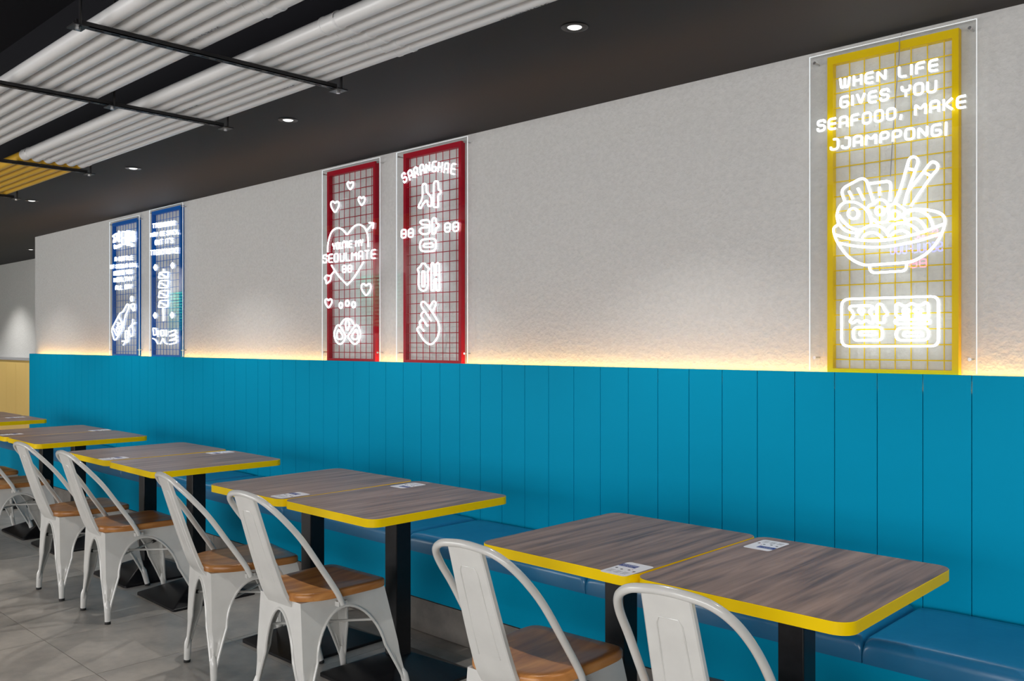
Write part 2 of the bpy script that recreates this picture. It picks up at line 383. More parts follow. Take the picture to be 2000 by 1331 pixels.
# ------------------------------------------------------------------ pipes and struts
PR = 0.0264; PZC = 2.430
SEG = [(2.0, -2.40, 'pvc'), (-2.40, -5.27, 'pvc'), (-5.27, -6.75, 'pvc_y')]
def pipe_text(parent, x, y, s):
    cu = bpy.data.curves.new('print', 'FONT'); cu.body = s; cu.size = .020
    o = bpy.data.objects.new('tmp', cu); COL.objects.link(o); bpy.context.view_layer.update()
    me = bpy.data.meshes.new_from_object(o.evaluated_get(bpy.context.evaluated_depsgraph_get()))
    bpy.data.objects.remove(o)
    # wrap the flat lettering onto the underside of the pipe: text runs to -x, text up is +y
    for v in me.vertices:
        a = (v.co.y - .007) / PR + math.radians(12)
        v.co = (-v.co.x, (PR + .0006) * math.sin(a), -(PR + .0006) * math.cos(a))
    me.materials.clear(); me.materials.append(M['ink'])
    q = link('print', me, parent); q.location = (x, 0, 0); q['label'] = 'small dark printed lettering'
for b, (y0_, bl) in enumerate(((1.664, 'nearer the wall'), (1.148, 'farther from the wall'))):
    for i in range(6):
        y = y0_ + i * .060
        r = thing('pipe_run', 'white pipe, %s from the aisle in the bundle %s' % (ordn[i], bl), 'pipe', (0, y, PZC), 0, 'overhead pipes')
        for a, c, mm in SEG:
            MB().tube([(a, 0, 0), (c, 0, 0)], PR, 20).obj('pipe_section', M[mm], r, True, 40)
        for xc in (-2.40, -5.25):
            q = MB()
            prof = [(-.042, .0266), (-.042, .0299), (-.032, .0299), (-.031, .0285), (.031, .0285), (.032, .0299), (.042, .0299), (.042, .0266)]
            q.tube([(xc + px, 0, 0) for px, _ in prof], [pr for _, pr in prof], 20).obj('coupling', M['pvc'], r, True, 40)
        if b == 0 and i == 5: pipe_text(r, -1.74, y, 'UPVC PIPE 40mm 10/20')
        if b == 0 and i == 4: pipe_text(r, -3.0, y, 'UPVC PIPE 40mm 10/20')
        if b == 0 and i == 2: pipe_text(r, -3.55, y, 'UPVC PIPE 40mm 10/20')
        if b == 1 and i == 4: pipe_text(r, -2.62, y, 'UPVC PIPE 40mm 10/20')
st_lab = ['black slotted steel strut under the white pipes, nearest the camera', 'black slotted steel strut under the white pipes, second from the camera', 'black steel strut where the pipes turn yellow', 'black steel strut under the far ends of the yellow pipes']
for i, sx in enumerate((2.89, 3.77, 5.36, 6.63)):
    t = thing('pipe_strut', st_lab[i], 'pipe support', (-sx, 0, PZC - PR - .0165), 0, 'pipe supports')
    a, c = 1.05, 2.015
    ch = MB(); ch.box(-.014, -.011, a, c, 0, .016).box(.011, .014, a, c, 0, .016)
    n = 19; st = (c - a) / n
    ch.box(-.014, -.004, a, c, 0, .003).box(.004, .014, a, c, 0, .003)
    for k in range(n + 1): ch.box(-.004, .004, max(a, a + k * st - .011), min(c, a + k * st + .011), 0, .003)
    ch.obj('channel', M['strut'], t)
    for q, yy in enumerate(((1.06, 1.52, 2.03) if i == 1 else (1.06, 2.03))):
        MB().box(-.032, .032, yy - .022, yy + .022, -.006, -.001).obj('plate', M['strut'], t)
        MB().lathe([(.008, -.014), (.008, -.006)], 6, (0, yy, 0)).obj('nut', M['steel'], t)
        zt = (CZ if yy > SOFF else VZ) - (PZC - PR - .0165)
        MB().tube([(.021, yy, -.006), (.021, yy, zt - .001)], .005, 8).box(-.004, .04, yy - .02, yy + .02, zt - .005, zt - .0005).obj('hanger', M['strut'], t)

# ------------------------------------------------------------------ signs
F = {'A': (.62, [[(0, 0), (0, 1), (.62, 1), (.62, 0)], [(0, .4), (.62, .4)]]), 'B': (.6, [[(0, 0), (0, 1), (.6, 1), (.6, 0), 'c'], [(0, .5), (.6, .5)]]),
     'C': (.6, [[(.6, 1), (0, 1), (0, 0), (.6, 0)]]), 'D': (.62, [[(0, 0), (0, 1), (.62, 1), (.62, 0), 'c']]), 'O': (.62, [[(0, 0), (0, 1), (.62, 1), (.62, 0), 'c']]),
     'E': (.6, [[(.6, 1), (0, 1), (0, 0), (.6, 0)], [(0, .5), (.6, .5)]]), 'F': (.6, [[(0, 0), (0, 1), (.6, 1)], [(0, .5), (.52, .5)]]),
     'G': (.62, [[(.62, 1), (0, 1), (0, 0), (.62, 0), (.62, .5), (.25, .5)]]), 'H': (.6, [[(0, 0), (0, 1)], [(.6, 0), (.6, 1)], [(0, .5), (.6, .5)]]),
     'I': (.04, [[(.02, 0), (.02, 1)]]), 'J': (.6, [[(0, .28), (0, 0), (.6, 0), (.6, 1), (.2, 1)]]), 'K': (.62, [[(0, 0), (0, 1)], [(.62, 1), (.1, .5), (.62, 0)]]),
     'L': (.55, [[(0, 1), (0, 0), (.55, 0)]]), 'M': (.78, [[(0, 0), (0, 1), (.39, .45), (.78, 1), (.78, 0)]]), 'N': (.62, [[(0, 0), (0, 1), (.62, 0), (.62, 1)]]),
     'P': (.6, [[(0, 0), (0, 1), (.6, 1), (.6, .4), (0, .4)]]), 'R': (.62, [[(0, 0), (0, 1), (.6, 1), (.6, .42), (0, .42)], [(.32, .42), (.62, 0)]]),
     'S': (.6, [[(.6, .74), (.6, 1), (0, 1), (0, .53), (.6, .53), (.6, 0), (0, 0), (0, .28)]]), 'T': (.62, [[(0, 1), (.62, 1)], [(.31, 1), (.31, 0)]]),
     'U': (.62, [[(0, 1), (0, 0), (.62, 0), (.62, 1)]]), 'V': (.62, [[(0, 1), (.31, 0), (.62, 1)]]), 'W': (.78, [[(0, 1), (.1, 0), (.39, .1), (.39, .95)], [(.39, .1), (.68, 0), (.78, 1)]]),
     'Y': (.62, [[(0, 1), (0, .55), (.62, .55), (.62, 1)], [(.31, .55), (.31, 0)]]), '8': (.6, [[(0, 0), (0, 1), (.6, 1), (.6, 0), 'c'], [(0, .5), (.6, .5)]]),
     '!': (.04, [[(.02, 1.12), (.02, -.1)]]), ',': (.14, [[(.14, .28), (.06, -.18)]]), "'": (.04, [[(.02, 1.2), (.02, .85)]]), ' ': (.35, [])}
NY = 3.288; TR = 0.0049
def add_neon(sign, name, strokes, r=TR, m='neon', y=NY, label=None):
    """strokes: lists of (X,Z) world points on the sign plane; last item 'c' closes the stroke"""
    mb = MB(); ox, oy, oz = sign.location
    for s in strokes:
        closed = s[-1] == 'c'; pts = [p for p in s if p != 'c']
        mb.tube([(p[0] - ox, y - oy, p[1] - oz) for p in pts], r, 6, closed)
    o = mb.obj(name, M[m], sign, True, 70)
    if label: o['label'] = label
    return o
LR = .0043
def letter(sign, ch, o, ux, uz, h, r=LR, m='neon', y=NY):
    w, st = F[ch]; out = []
    for s in st:
        closed = s[-1] == 'c'; pts = [p for p in s if p != 'c']
        rp = round_poly([Vector((a, b, 0)) for a, b in pts], .26, closed, 3)
        q = [(o[0] + ux[0] * p.x * h + uz[0] * p.y * h, o[1] + ux[1] * p.x * h + uz[1] * p.y * h) for p in rp]
        if closed: q.append('c')
        out.append(q)
    if out: add_neon(sign, 'neon_letter', out, r, m, y)
def text_line(sign, s, bl, br, tl, r=LR, m='neon', y=NY, gap=.36):
    """bl, br, tl: pixels of the baseline ends and of the top of the first letter"""
    A = Vector(onwall(*bl, y)); B = Vector(onwall(*br, y)); h = (Vector(onwall(*tl, y)) - A).length
    d = (B - A); L = d.length; tot = sum(F[c][0] for c in s) + gap * (len(s) - 1); sx = L / tot
    u = d.normalized(); v = Vector((-u.y, u.x)) if True else None
    if v.y < 0: v = -v
    x = 0
    for c in s:
        letter(sign, c, A + u * x * sx, (u.x * sx / h, u.y * sx / h), (v.x, v.y), h, r, m, y); x += F[c][0] + gap
class Z:
    """zoomed tracing window of the photograph: origin and magnification"""
    def __init__(s, x, y, k): s.x, s.y, s.k = x, y, k
    def p(s, q): return (s.x + q[0] / s.k, s.y + q[1] / s.k)
    def w(s, pts, sub=4, rnd=None, y=NY):
        closed = pts[-1] == 'c'; q = [s.p(a) for a in pts if a != 'c']
        V = [Vector((a, b, 0)) for a, b in q]
        V = round_poly(V, rnd / s.k, closed) if rnd is not None else smooth_path(V, sub, closed)
        out = [onwall(a.x, a.y, y) for a in V]
        if closed: out.append('c')
        return out
    def line(s, sign, txt, bl, br, tl, **k): text_line(sign, txt, s.p(bl), s.p(br), s.p(tl), **k)
    def rect(s, x0, y0, x1, y1, r, dy=0): return s.w([(x0, y0), (x1, y0 + dy), (x1, y1 + dy * .4), (x0, y1), 'c'], rnd=r)
    def oval(s, cx, cy, rx, ry): return s.w([(cx + rx * math.cos(a * math.pi / 4), cy + ry * math.sin(a * math.pi / 4)) for a in range(8)] + ['c'], 2)
    def heart(s, cx, cy, w, h):
        P = [(0, -.28), (.22, -.5), (.46, -.42), (.5, -.12), (.3, .2), (0, .5), (-.3, .2), (-.5, -.12), (-.46, -.42), (-.22, -.5)]
        return s.w([(cx + a * w, cy + b * h) for a, b in P] + ['c'], rnd=min(w, h) * .2)
def make_sign(name, label, s0, s1, f0, f1, ztop, fm):
    """s0,s1 acrylic right/left, f0,f1 frame right/left (distance along the wall from the camera)"""
    zb = PZ + .004; t = thing(name, label, 'neon sign', (-(s0 + s1) / 2, WY, zb), 0, 'neon signs')
    ox = t.location.x; hw = (s1 - s0) / 2; H = ztop - zb
    fx0, fx1 = -f1 - ox, -f0 - ox; fy0, fy1 = -.030, -.002; w = .022; zf = ztop - .014 - zb; z0 = -.012
    fr = MB().box(fx0, fx0 + w, fy0, fy1, z0, zf).box(fx1 - w, fx1, fy0, fy1, z0, zf).box(fx0 + w, fx1 - w, fy0, fy1, zf - .03, zf).box(fx0 + w, fx1 - w, fy0, fy1, z0, z0 + w).obj('mesh_frame', M[fm], t)
    p = .0565; x = fx1 - w - .030
    while x > fx0 + w + .005:
        MB().tube([(x, -.016, z0 + w), (x, -.016, zf - .03)], .0022, 5).obj('wire', M[fm], fr); x -= p
    z = zf - .03 - .055
    while z > z0 + w + .008:
        MB().tube([(fx0 + w, -.0195, z), (fx1 - w, -.0195, z)], .0022, 5).obj('wire', M[fm], fr); z -= p
    ay0, ay1 = -.042, -.038
    ac = MB().box(-hw + .002, hw - .002, ay0, ay1, 0, H - .002).obj('acrylic_panel', M['acrylic'], t)
    MB().box(-hw, -hw + .002, ay0, ay1, 0, H).box(hw - .002, hw, ay0, ay1, 0, H).box(-hw + .002, hw - .002, ay0, ay1, H - .002, H).obj('panel_edge', M['acrylic_edge_glow'], ac)
    for sx in (-1, 1):
        for zz in (H - .028, .05):
            MB().tube([(sx * (hw - .022), -.002, zz), (sx * (hw - .022), ay1, zz)], .0035, 8).tube([(sx * (hw - .022), ay0 - .003, zz), (sx * (hw - .022), ay0, zz)], .006, 10).obj('screw', M['steel'], t)
    return t
S_yel = make_sign('neon_sign', 'tall yellow framed neon sign with a noodle bowl and chopsticks', .964, 1.565, 1.026, 1.498, 2.511, 'f_yellow')
S_red2 = make_sign('neon_sign', 'tall red framed neon sign with a finger heart and arched lettering', 3.499, 4.107, 3.561, 4.056, 2.518, 'f_red')
S_red1 = make_sign('neon_sign', 'tall red framed neon sign with a big heart pierced by an arrow', 4.262, 4.866, 4.323, 4.827, 2.515, 'f_red')
S_blu2 = make_sign('neon_sign', 'tall blue framed neon sign with a skewer and small diamonds', 6.80, 7.403, 6.859, 7.389, 2.522, 'f_blue')
S_blu1 = make_sign('neon_sign', 'tall blue framed neon sign with a pouring bottle, leftmost of all signs', 7.604, 8.229, 7.66, 8.199, 2.50, 'f_blue')
# --- yellow sign
s = S_yel; z = Z(1590, 100, 6.339)
z.line(s, 'WHEN LIFE', (322, 462), (1528, 232), (322, 340)); z.line(s, 'GIVES YOU', (328, 698), (1506, 498), (328, 572))
z.line(s, 'SEAFOOD, MAKE', (46, 992), (1876, 690), (46, 868)); z.line(s, 'JJAMPPONG!', (207, 1222), (1634, 1030), (207, 1098))
z = Z(1610, 290, 5.22)
add_neon(s, 'neon_bowl', [z.w([(148, 775), (100, 808), (96, 855), (120, 930), (160, 1000), (220, 1080), (290, 1140), (370, 1178), (440, 1190), (640, 1178), (850, 1162), (930, 1138), (1030, 1080), (1110, 1005), (1170, 920), (1212, 830), (1230, 740), (1213, 690), (1165, 655), (1090, 634), (1000, 622), (900, 622), (845, 638)]),
    z.w([(460, 1192), (464, 1240), (492, 1270), (800, 1252), (834, 1232), (838, 1172)], rnd=30),
    z.w([(112, 880), (250, 920), (430, 940), (600, 938), (800, 905), (980, 860), (1130, 805), (1228, 768)]),
    z.w([(148, 965), (300, 995), (480, 1008), (650, 1000), (850, 965), (1000, 930), (1198, 864)])])
add_neon(s, 'neon_egg', [z.w([(148, 775), (128, 690), (150, 605), (200, 556), (270, 545), (340, 560), (400, 600), (450, 660), (476, 730), (473, 792)]),
    z.w([(150, 680), (180, 730), (240, 790), (300, 823), (372, 835)]), z.w([(148, 770), (190, 820), (250, 853), (335, 865)]), z.oval(293, 665, 52, 54)])
add_neon(s, 'neon_fish_cake', [z.oval(562, 638, 40, 43), z.w([(650, 600), (640, 565), (600, 527), (545, 525), (505, 562), (458, 582), (440, 622), (466, 665), (472, 718), (505, 722), (525, 750), (575, 757), (650, 745)], 3)])
add_neon(s, 'neon_fish_cake', [z.oval(720, 680, 43, 45), z.w([(652, 640), (648, 600), (685, 575), (730, 565), (772, 592), (812, 620), (820, 652), (790, 690), (815, 712), (826, 742)], 3), z.w([(650, 640), (664, 700), (640, 735)], 3)])
add_neon(s, 'neon_noodles', [z.w([(320, 905), (360, 845), (430, 800), (500, 785), (570, 800), (620, 840), (658, 900)]), z.w([(385, 915), (420, 875), (480, 858), (540, 872), (590, 915)]),
    z.w([(640, 835), (700, 782), (780, 760), (860, 775), (920, 810), (970, 862)]), z.w([(668, 897), (720, 852), (790, 838), (840, 855), (872, 887)]),
    z.w([(828, 742), (900, 715), (960, 730), (1010, 780), (1040, 840)]), z.w([(828, 662), (900, 632), (980, 640), (1050, 680), (1090, 740), (1110, 808)])])
add_neon(s, 'neon_tofu', [z.w([(208, 542), (180, 460), (182, 425), (208, 395), (360, 312), (402, 306), (432, 332), (500, 548)], rnd=30), z.w([(250, 435), (290, 515)]), z.w([(340, 405), (402, 527)])])
add_neon(s, 'neon_tofu', [z.w([(452, 360), (640, 336), (670, 345), (677, 390), (665, 540)], rnd=25), z.w([(562, 393), (562, 482)])])
add_neon(s, 'neon_chopstick', [z.w([(715, 555), (780, 400), (838, 200), (866, 112), (900, 86), (938, 96), (955, 132), (940, 190), (850, 440), (812, 580)]), z.w([(846, 205), (920, 222)])])
add_neon(s, 'neon_chopstick', [z.w([(855, 440), (1010, 240), (1078, 152), (1120, 140), (1155, 167), (1150, 215), (1080, 300), (880, 590)]), z.w([(1015, 243), (1088, 282)])])
z = Z(1630, 560, 9.09)
add_neon(s, 'neon_border', [z.w([(125, 226), (1845, 172), (1845, 1058), (125, 1062), 'c'], rnd=130)])
add_neon(s, 'neon_character', [z.w([(300, 346), (640, 338), (688, 372), (600, 450), (682, 525), (680, 628), (640, 655), (560, 590), (470, 655), (400, 590), (325, 658), (262, 622), (340, 520), (322, 445), (265, 402), (270, 360), 'c'], rnd=40),
    z.w([(418, 420), (445, 394), (500, 394), (522, 430), (490, 510), (440, 460), 'c'], rnd=20),
    z.w([(748, 345), (775, 312), (830, 310), (862, 350), (882, 412), (940, 470), (928, 505), (880, 535), (880, 625), (860, 645), (770, 645), (746, 622), 'c'], rnd=30),
    z.rect(330, 724, 846, 958, 90, -5), z.rect(445, 803, 725, 865, 30, -3)])
add_neon(s, 'neon_character', [z.w([(1300, 548), (1120, 550), (1085, 500), (1086, 320), (1140, 297), (1222, 352), (1300, 340), (1370, 290), (1440, 336), (1540, 330), (1610, 280), (1662, 308), (1665, 545), (1420, 552)], rnd=45),
    z.oval(1268, 435, 58, 40), z.oval(1477, 430, 62, 42), z.w([(1215, 480), (1235, 520), (1310, 520)]), z.w([(1520, 475), (1500, 518), (1420, 520)]),
    z.rect(1072, 588, 1688, 664, 38, -5), z.rect(1088, 738, 1670, 955, 110, -3), z.rect(1222, 818, 1548, 880, 30, -2)])
mb = MB(); ox, oy, oz = s.location
mb.tube([(onwall(a, b, NY + .012)[0] - ox, NY + .012 - oy, onwall(a, b, NY + .012)[1] - oz) for a, b in ((1762, 65), (1757, 75), (1756, 110), (1750, 180), (1744, 260), (1739, 345))], .0018, 6).obj('power_cable', M['cable'], s, True)
# --- red sign with the hearts
s = S_red1; z = Z(620, 340, 6.05)
for a in ((388, 140, 72, 96), (207, 390, 98, 138), (523, 323, 78, 108)): add_neon(s, 'neon_heart', [z.heart(*a)])
add_neon(s, 'neon_large_heart', [z.w([(122, 925), (125, 830), (145, 740), (180, 670), (240, 638), (290, 655), (330, 695)]), z.w([(330, 695), (352, 715), (400, 655), (440, 615), (490, 598), (540, 620), (575, 665), (595, 740), (602, 862)]),
    z.w([(165, 1078), (210, 1150), (270, 1230), (350, 1312)]), z.w([(350, 1312), (420, 1240), (480, 1150), (545, 1040)])])
add_neon(s, 'neon_arrow_head', [z.w([(580, 672), (655, 585)]), z.w([(610, 578), (662, 580), (655, 648)], rnd=5)])
add_neon(s, 'neon_arrow_tail', [z.w([(207, 1143), (150, 1208)]), z.w([(150, 1205), (105, 1198), (80, 1235), (102, 1260), (105, 1300), (152, 1262), (162, 1212), 'c'], rnd=12)])
z.line(s, "YOU'RE MY", (182, 893), (536, 848), (182, 820)); z.line(s, 'SEOULMATE', (68, 1052), (682, 995), (68, 960)); z.line(s, '88', (295, 1165), (403, 1158), (295, 1085))
z = Z(620, 530, 8.32)
for a in ((792, 302, 160, 205), (180, 525, 112, 152)): add_neon(s, 'neon_heart', [z.heart(*a)])
for a in ((380, 556, 26, 46), (485, 523, 30, 46), (588, 545, 28, 46)): add_neon(s, 'neon_drop', [z.oval(*a)])
add_neon(s, 'neon_lotus', [z.w([(340, 875), (285, 960), (275, 1050), (310, 1150), (365, 1186), (420, 1150), (452, 1080), (440, 1015), 'c'], 3), z.w([(345, 952), (315, 1030), (330, 1098), (390, 1102), (410, 1050), (368, 985), 'c'], 3),
    z.w([(632, 875), (690, 960), (700, 1050), (660, 1150), (605, 1186), (550, 1150), (502, 1070), (522, 1015), 'c'], 3), z.w([(627, 952), (655, 1010), (652, 1090), (590, 1108), (558, 1055), (605, 985), 'c'], 3),
    z.w([(487, 782), (455, 845), (460, 910), (487, 962), (512, 910), (517, 845), 'c'], 3), z.w([(368, 882), (430, 792), (487, 774), (542, 792), (602, 880)])])
# --- red sign with the finger heart
s = S_red2; z = Z(770, 310, 7.007)
for ch, bx, by, rot in (('S', 138, 335, 27), ('A', 216, 297, 21), ('R', 288, 258, 16), ('A', 365, 224, 11), ('N', 440, 196, 5), ('G', 520, 182, -2), ('H', 598, 184, -8), ('A', 680, 196, -10), ('E', 770, 206, -12)):
    o = Vector(onwall(*z.p((bx, by)), NY)); a = math.radians(rot * 1.1); h = .055
    q = (math.cos(a) * .92, math.sin(a) * .92); letter(s, ch, o, q, (-math.sin(a), math.cos(a)), h)
add_neon(s, 'neon_character', [z.w([(385, 365), (408, 340), (440, 355), (440, 460), (490, 500), (512, 570), (505, 652), (465, 652), (445, 562), (400, 612), (362, 682), (330, 672), (335, 640), (380, 560), (390, 480), 'c'], rnd=28),
    z.w([(540, 340), (562, 306), (600, 312), (605, 425), (642, 450), (630, 476), (600, 500), (600, 652), (590, 666), (545, 666), (535, 640), 'c'], rnd=20)])
add_neon(s, 'neon_character', [z.w([(348, 872), (375, 846), (460, 838), (486, 870), (480, 1020), (440, 1032), (382, 1036), (345, 1002), (350, 962), (388, 945), (470, 940), (462, 905), (380, 905), 'c'], rnd=20),
    z.w([(520, 832), (545, 806), (570, 826), (575, 880), (612, 910), (600, 936), (570, 956), (565, 1020), (520, 1032), 'c'], rnd=16), z.rect(352, 1110, 572, 1275, 70, -22), z.rect(402, 1168, 530, 1214, 22, -10)])
z.line(s, '88', (98, 1088), (258, 1072), (98, 976)); z.line(s, '88', (692, 1006), (876, 990), (692, 888))
z = Z(770, 490, 6.655)
add_neon(s, 'neon_character', [z.w([(300, 242), (340, 206), (358, 166), (402, 166), (416, 206), (455, 230), (432, 280), (440, 340), (440, 450), (412, 512), (375, 526), (332, 502), (315, 440), (320, 280), 'c'], rnd=18), z.rect(362, 268, 396, 468, 16),
    z.w([(480, 175), (500, 154), (517, 180), (522, 322), (545, 322), (545, 175), (566, 154), (586, 180), (588, 516), (548, 516), (545, 360), (517, 378), (515, 516), (480, 516), 'c'], rnd=12)])
add_neon(s, 'neon_finger_heart', [z.w([(480, 912), (440, 850), (370, 752), (350, 700), (360, 670), (390, 668), (430, 710), (480, 780), (540, 870), (578, 950), (586, 1030), (560, 1130), (510, 1198), (455, 1216), (390, 1172), (330, 1082), (300, 1032), (310, 1000), (340, 992), (385, 1046)]),
    z.w([(455, 742), (490, 682), (516, 660), (540, 680), (530, 730), (490, 800)]), z.w([(385, 790), (352, 826), (362, 872), (432, 982)]), z.w([(362, 890), (330, 930), (342, 985), (350, 992)])])
# --- blue sign with the bottle
s = S_blu1; z = Z(208, 420, 9.514); R2 = .0062
add_neon(s, 'neon_character', [z.w([(112, 400), (150, 365), (195, 342), (190, 420), (150, 505), (125, 515), (140, 450), (150, 420), 'c'], rnd=12), z.w([(225, 305), (236, 305), (240, 500), (222, 495), (205, 440), 'c'], rnd=8), z.w([(145, 560), (148, 628), (262, 580), (258, 545), (185, 580), 'c'], rnd=8)], R2)
add_neon(s, 'neon_character', [z.rect(290, 310, 352, 548, 10), z.w([(290, 430), (352, 425)]), z.rect(374, 298, 432, 562, 8), z.w([(403, 298), (403, 562)]), z.w([(374, 430), (432, 425)])], R2)
add_neon(s, 'neon_exclamation_mark', [z.rect(474, 308, 512, 490, 14), z.oval(472, 560, 18, 22)], R2)
z.line(s, 'A BOTTLE', (155, 862), (472, 832), (155, 790)); z.line(s, 'OF SOJU A DAY,', (75, 1000), (558, 962), (75, 935)); z.line(s, 'KEEPS YOU', (135, 1128), (472, 1092), (135, 1052)); z.line(s, 'HEALTHY', (140, 1252), (478, 1222), (140, 1175))
z = Z(200, 540, 8.318); z.line(s, 'ALL DAY', (215, 222), (478, 196), (215, 155))
z = Z(208, 560, 10.24)
add_neon(s, 'neon_bottle', [z.w([(415, 342), (385, 400), (320, 510), (270, 530), (112, 830), (106, 900), (150, 1068), (185, 1070), (300, 880), (350, 700), (382, 560), (442, 440), (450, 372), 'c'], rnd=25), z.w([(245, 600), (310, 740), (202, 990), (132, 830)], rnd=20),
    z.w([(215, 720), (262, 735), (205, 770), (255, 790), (195, 815), (245, 845), (185, 850), (215, 905)], 2)])
add_neon(s, 'neon_drop', [z.oval(500, 245, 20, 50)]); add_neon(s, 'neon_drop', [z.w([(480, 372), (545, 345), (560, 400), (545, 482), (510, 450), 'c'], 3)])
add_neon(s, 'neon_character', [z.w([(440, 830), (500, 780), (530, 880), (525, 985), (480, 1000), (455, 920), 'c'], rnd=15), z.w([(525, 652), (508, 780)]), z.w([(480, 790), (568, 722)])])
add_neon(s, 'neon_character', [z.w([(378, 890), (412, 880), (435, 960), (425, 1100), (395, 1125), (372, 1000), 'c'], rnd=15), z.w([(310, 1096), (400, 1085)]), z.w([(385, 1085), (335, 1172)])])
# --- blue sign with the skewer
s = S_blu2; z = Z(286, 420, 9.514)
z.line(s, 'TTEOKBOKKI', (118, 248), (530, 188), (118, 170)); z.line(s, 'MAY BE SPICY,', (78, 412), (595, 350), (78, 336)); z.line(s, "BUT IT'S", (162, 556), (488, 518), (162, 472)); z.line(s, 'TTEOKTASTIC!', (80, 752), (582, 706), (80, 664))
def diamond(z, cx, cy, w, h): return [z.w([(cx, cy - h), (cx + w, cy), (cx, cy + h), (cx - w, cy), 'c'], rnd=4), z.w([(cx, cy - h * .4), (cx, cy + h * .4)])]
for c in ((165, 978), (483, 942)): add_neon(s, 'neon_diamond', diamond(z, *c, 30, 52))
z = Z(200, 540, 8.318)
for c in ((855, 637), (1130, 632)): add_neon(s, 'neon_diamond', diamond(z, *c, 26, 46))
for y0_, y1_ in ((-62, 32), (75, 190), (238, 348), (398, 505)):
    add_neon(s, 'neon_skewer_piece', [z.w([(930, y0_), (1070, y0_ - 8), (1052, y1_ - 5), (910, y1_), 'c'], rnd=18), z.w([(918, (y0_ + y1_) / 2 - 22), (985, (y0_ + y1_) / 2 - 12), (985, (y0_ + y1_) / 2 + 12), (1048, (y0_ + y1_) / 2 + 22)], rnd=14)])
add_neon(s, 'neon_skewer_stick', [z.w([(985, 508), (988, 728)])], .0065); add_neon(s, 'neon_skewer_tip', [z.w([(990, -120), (990, -64)])], .0065)
add_neon(s, 'neon_character', [z.w([(820, 840), (875, 850), (880, 950), (830, 960), 'c'], rnd=14), z.w([(905, 880), (900, 985)]), z.w([(818, 1010), (862, 1035), (900, 1098)], 3)])
add_neon(s, 'neon_character', [z.w([(945, 880), (1000, 875), (1004, 965), (950, 968), 'c'], rnd=14), z.w([(1038, 868), (1038, 978)]), z.w([(940, 1098), (985, 1008), (1010, 1080), (1052, 1100)], rnd=10)])
add_neon(s, 'neon_character', [z.w([(1080, 905), (1188, 872), (1190, 925), (1085, 972), (1200, 955), (1195, 1000), (1085, 1045), (1208, 1030), (1200, 1080), (1090, 1105)], rnd=14)])
# --- coloured sign on the opposite wall, seen as a reflection in the yellow sign's panel
t = thing('wall_neon_sign', 'small blue and pink neon sign on the opposite wall', 'neon sign', (-3.75, BACK + .02, 2.5))
def back_line(txt, x0, x1, zb, h, m):
    tot = sum(F[c][0] for c in txt) + .26 * (len(txt) - 1); sx = (x0 - x1) / tot; x = 0
    for c in txt:
        letter(t, c, (x0 - x * sx, zb), (-sx / h, 0), (0, 1), h, .008, m, BACK + .03); x += F[c][0] + .26
back_line('SEOULFOOD', -3.45, -4.02, 2.44, .1, 'neon_blue'); back_line('88', -3.62, -3.80, 2.27, .09, 'neon_pink'); back_line('SEOUL', -3.5, -3.75, 2.6, .09, 'neon_pink')
MB().box(-.36, .36, -.018, -.004, -.28, .26).obj('backing', M['black'], t)
# mint shutter band of the opposite side
for (xc, hw_, lb) in ((-13.65, .68, 'mint green louvred shutter on the opposite wall, nearer one'), (-21.95, .55, 'mint green louvred shutter on the opposite wall, farther one')):
    t = thing('louvre_shutter', lb, 'shutter', (xc, BACK + .01, 1.70), 0, 'shutters')
    MB().box(-hw_, hw_, 0, .02, 0, 1.03).obj('backing', M['mint_dark'], t)
    sm = MB().add([(-hw_, .02, 0), (hw_, .02, 0), (hw_, .075, .02), (-hw_, .075, .02), (-hw_, .02, .055), (hw_, .02, .055), (hw_, .07, .062), (-hw_, .07, .062)], [(0, 3, 2, 1), (4, 5, 6, 7), (0, 1, 5, 4), (1, 2, 6, 5), (2, 3, 7, 6), (3, 0, 4, 7)]).mesh('slat', M['mint'])
    for k in range(14):
        o = link('slat', sm, t); o.location = (0, 0, .01 + k * .072)
    w_ = thing('added_shutter_lamp', 'added unseen lamp above the ' + ('nearer' if xc > -15 else 'farther') + ' mint shutter', 'lamp', (xc, BACK + .9, 3.0), 0, 'added shutter lamps')  # lamp added out of view so the shutter shows in the panels
    MB().box(-hw_, hw_, -.06, .06, .02, .08).obj('housing', M['strut'], w_)
    MB().box(-.01, .01, -.01, .01, .08, VZ - 3.0).obj('stem', M['strut'], w_)
    area('added_shutter_light', (xc, BACK + .87, 3.0), (math.radians(-42), 0, 0), hw_ * 1.8, .08, 70, (1, .98, .95))

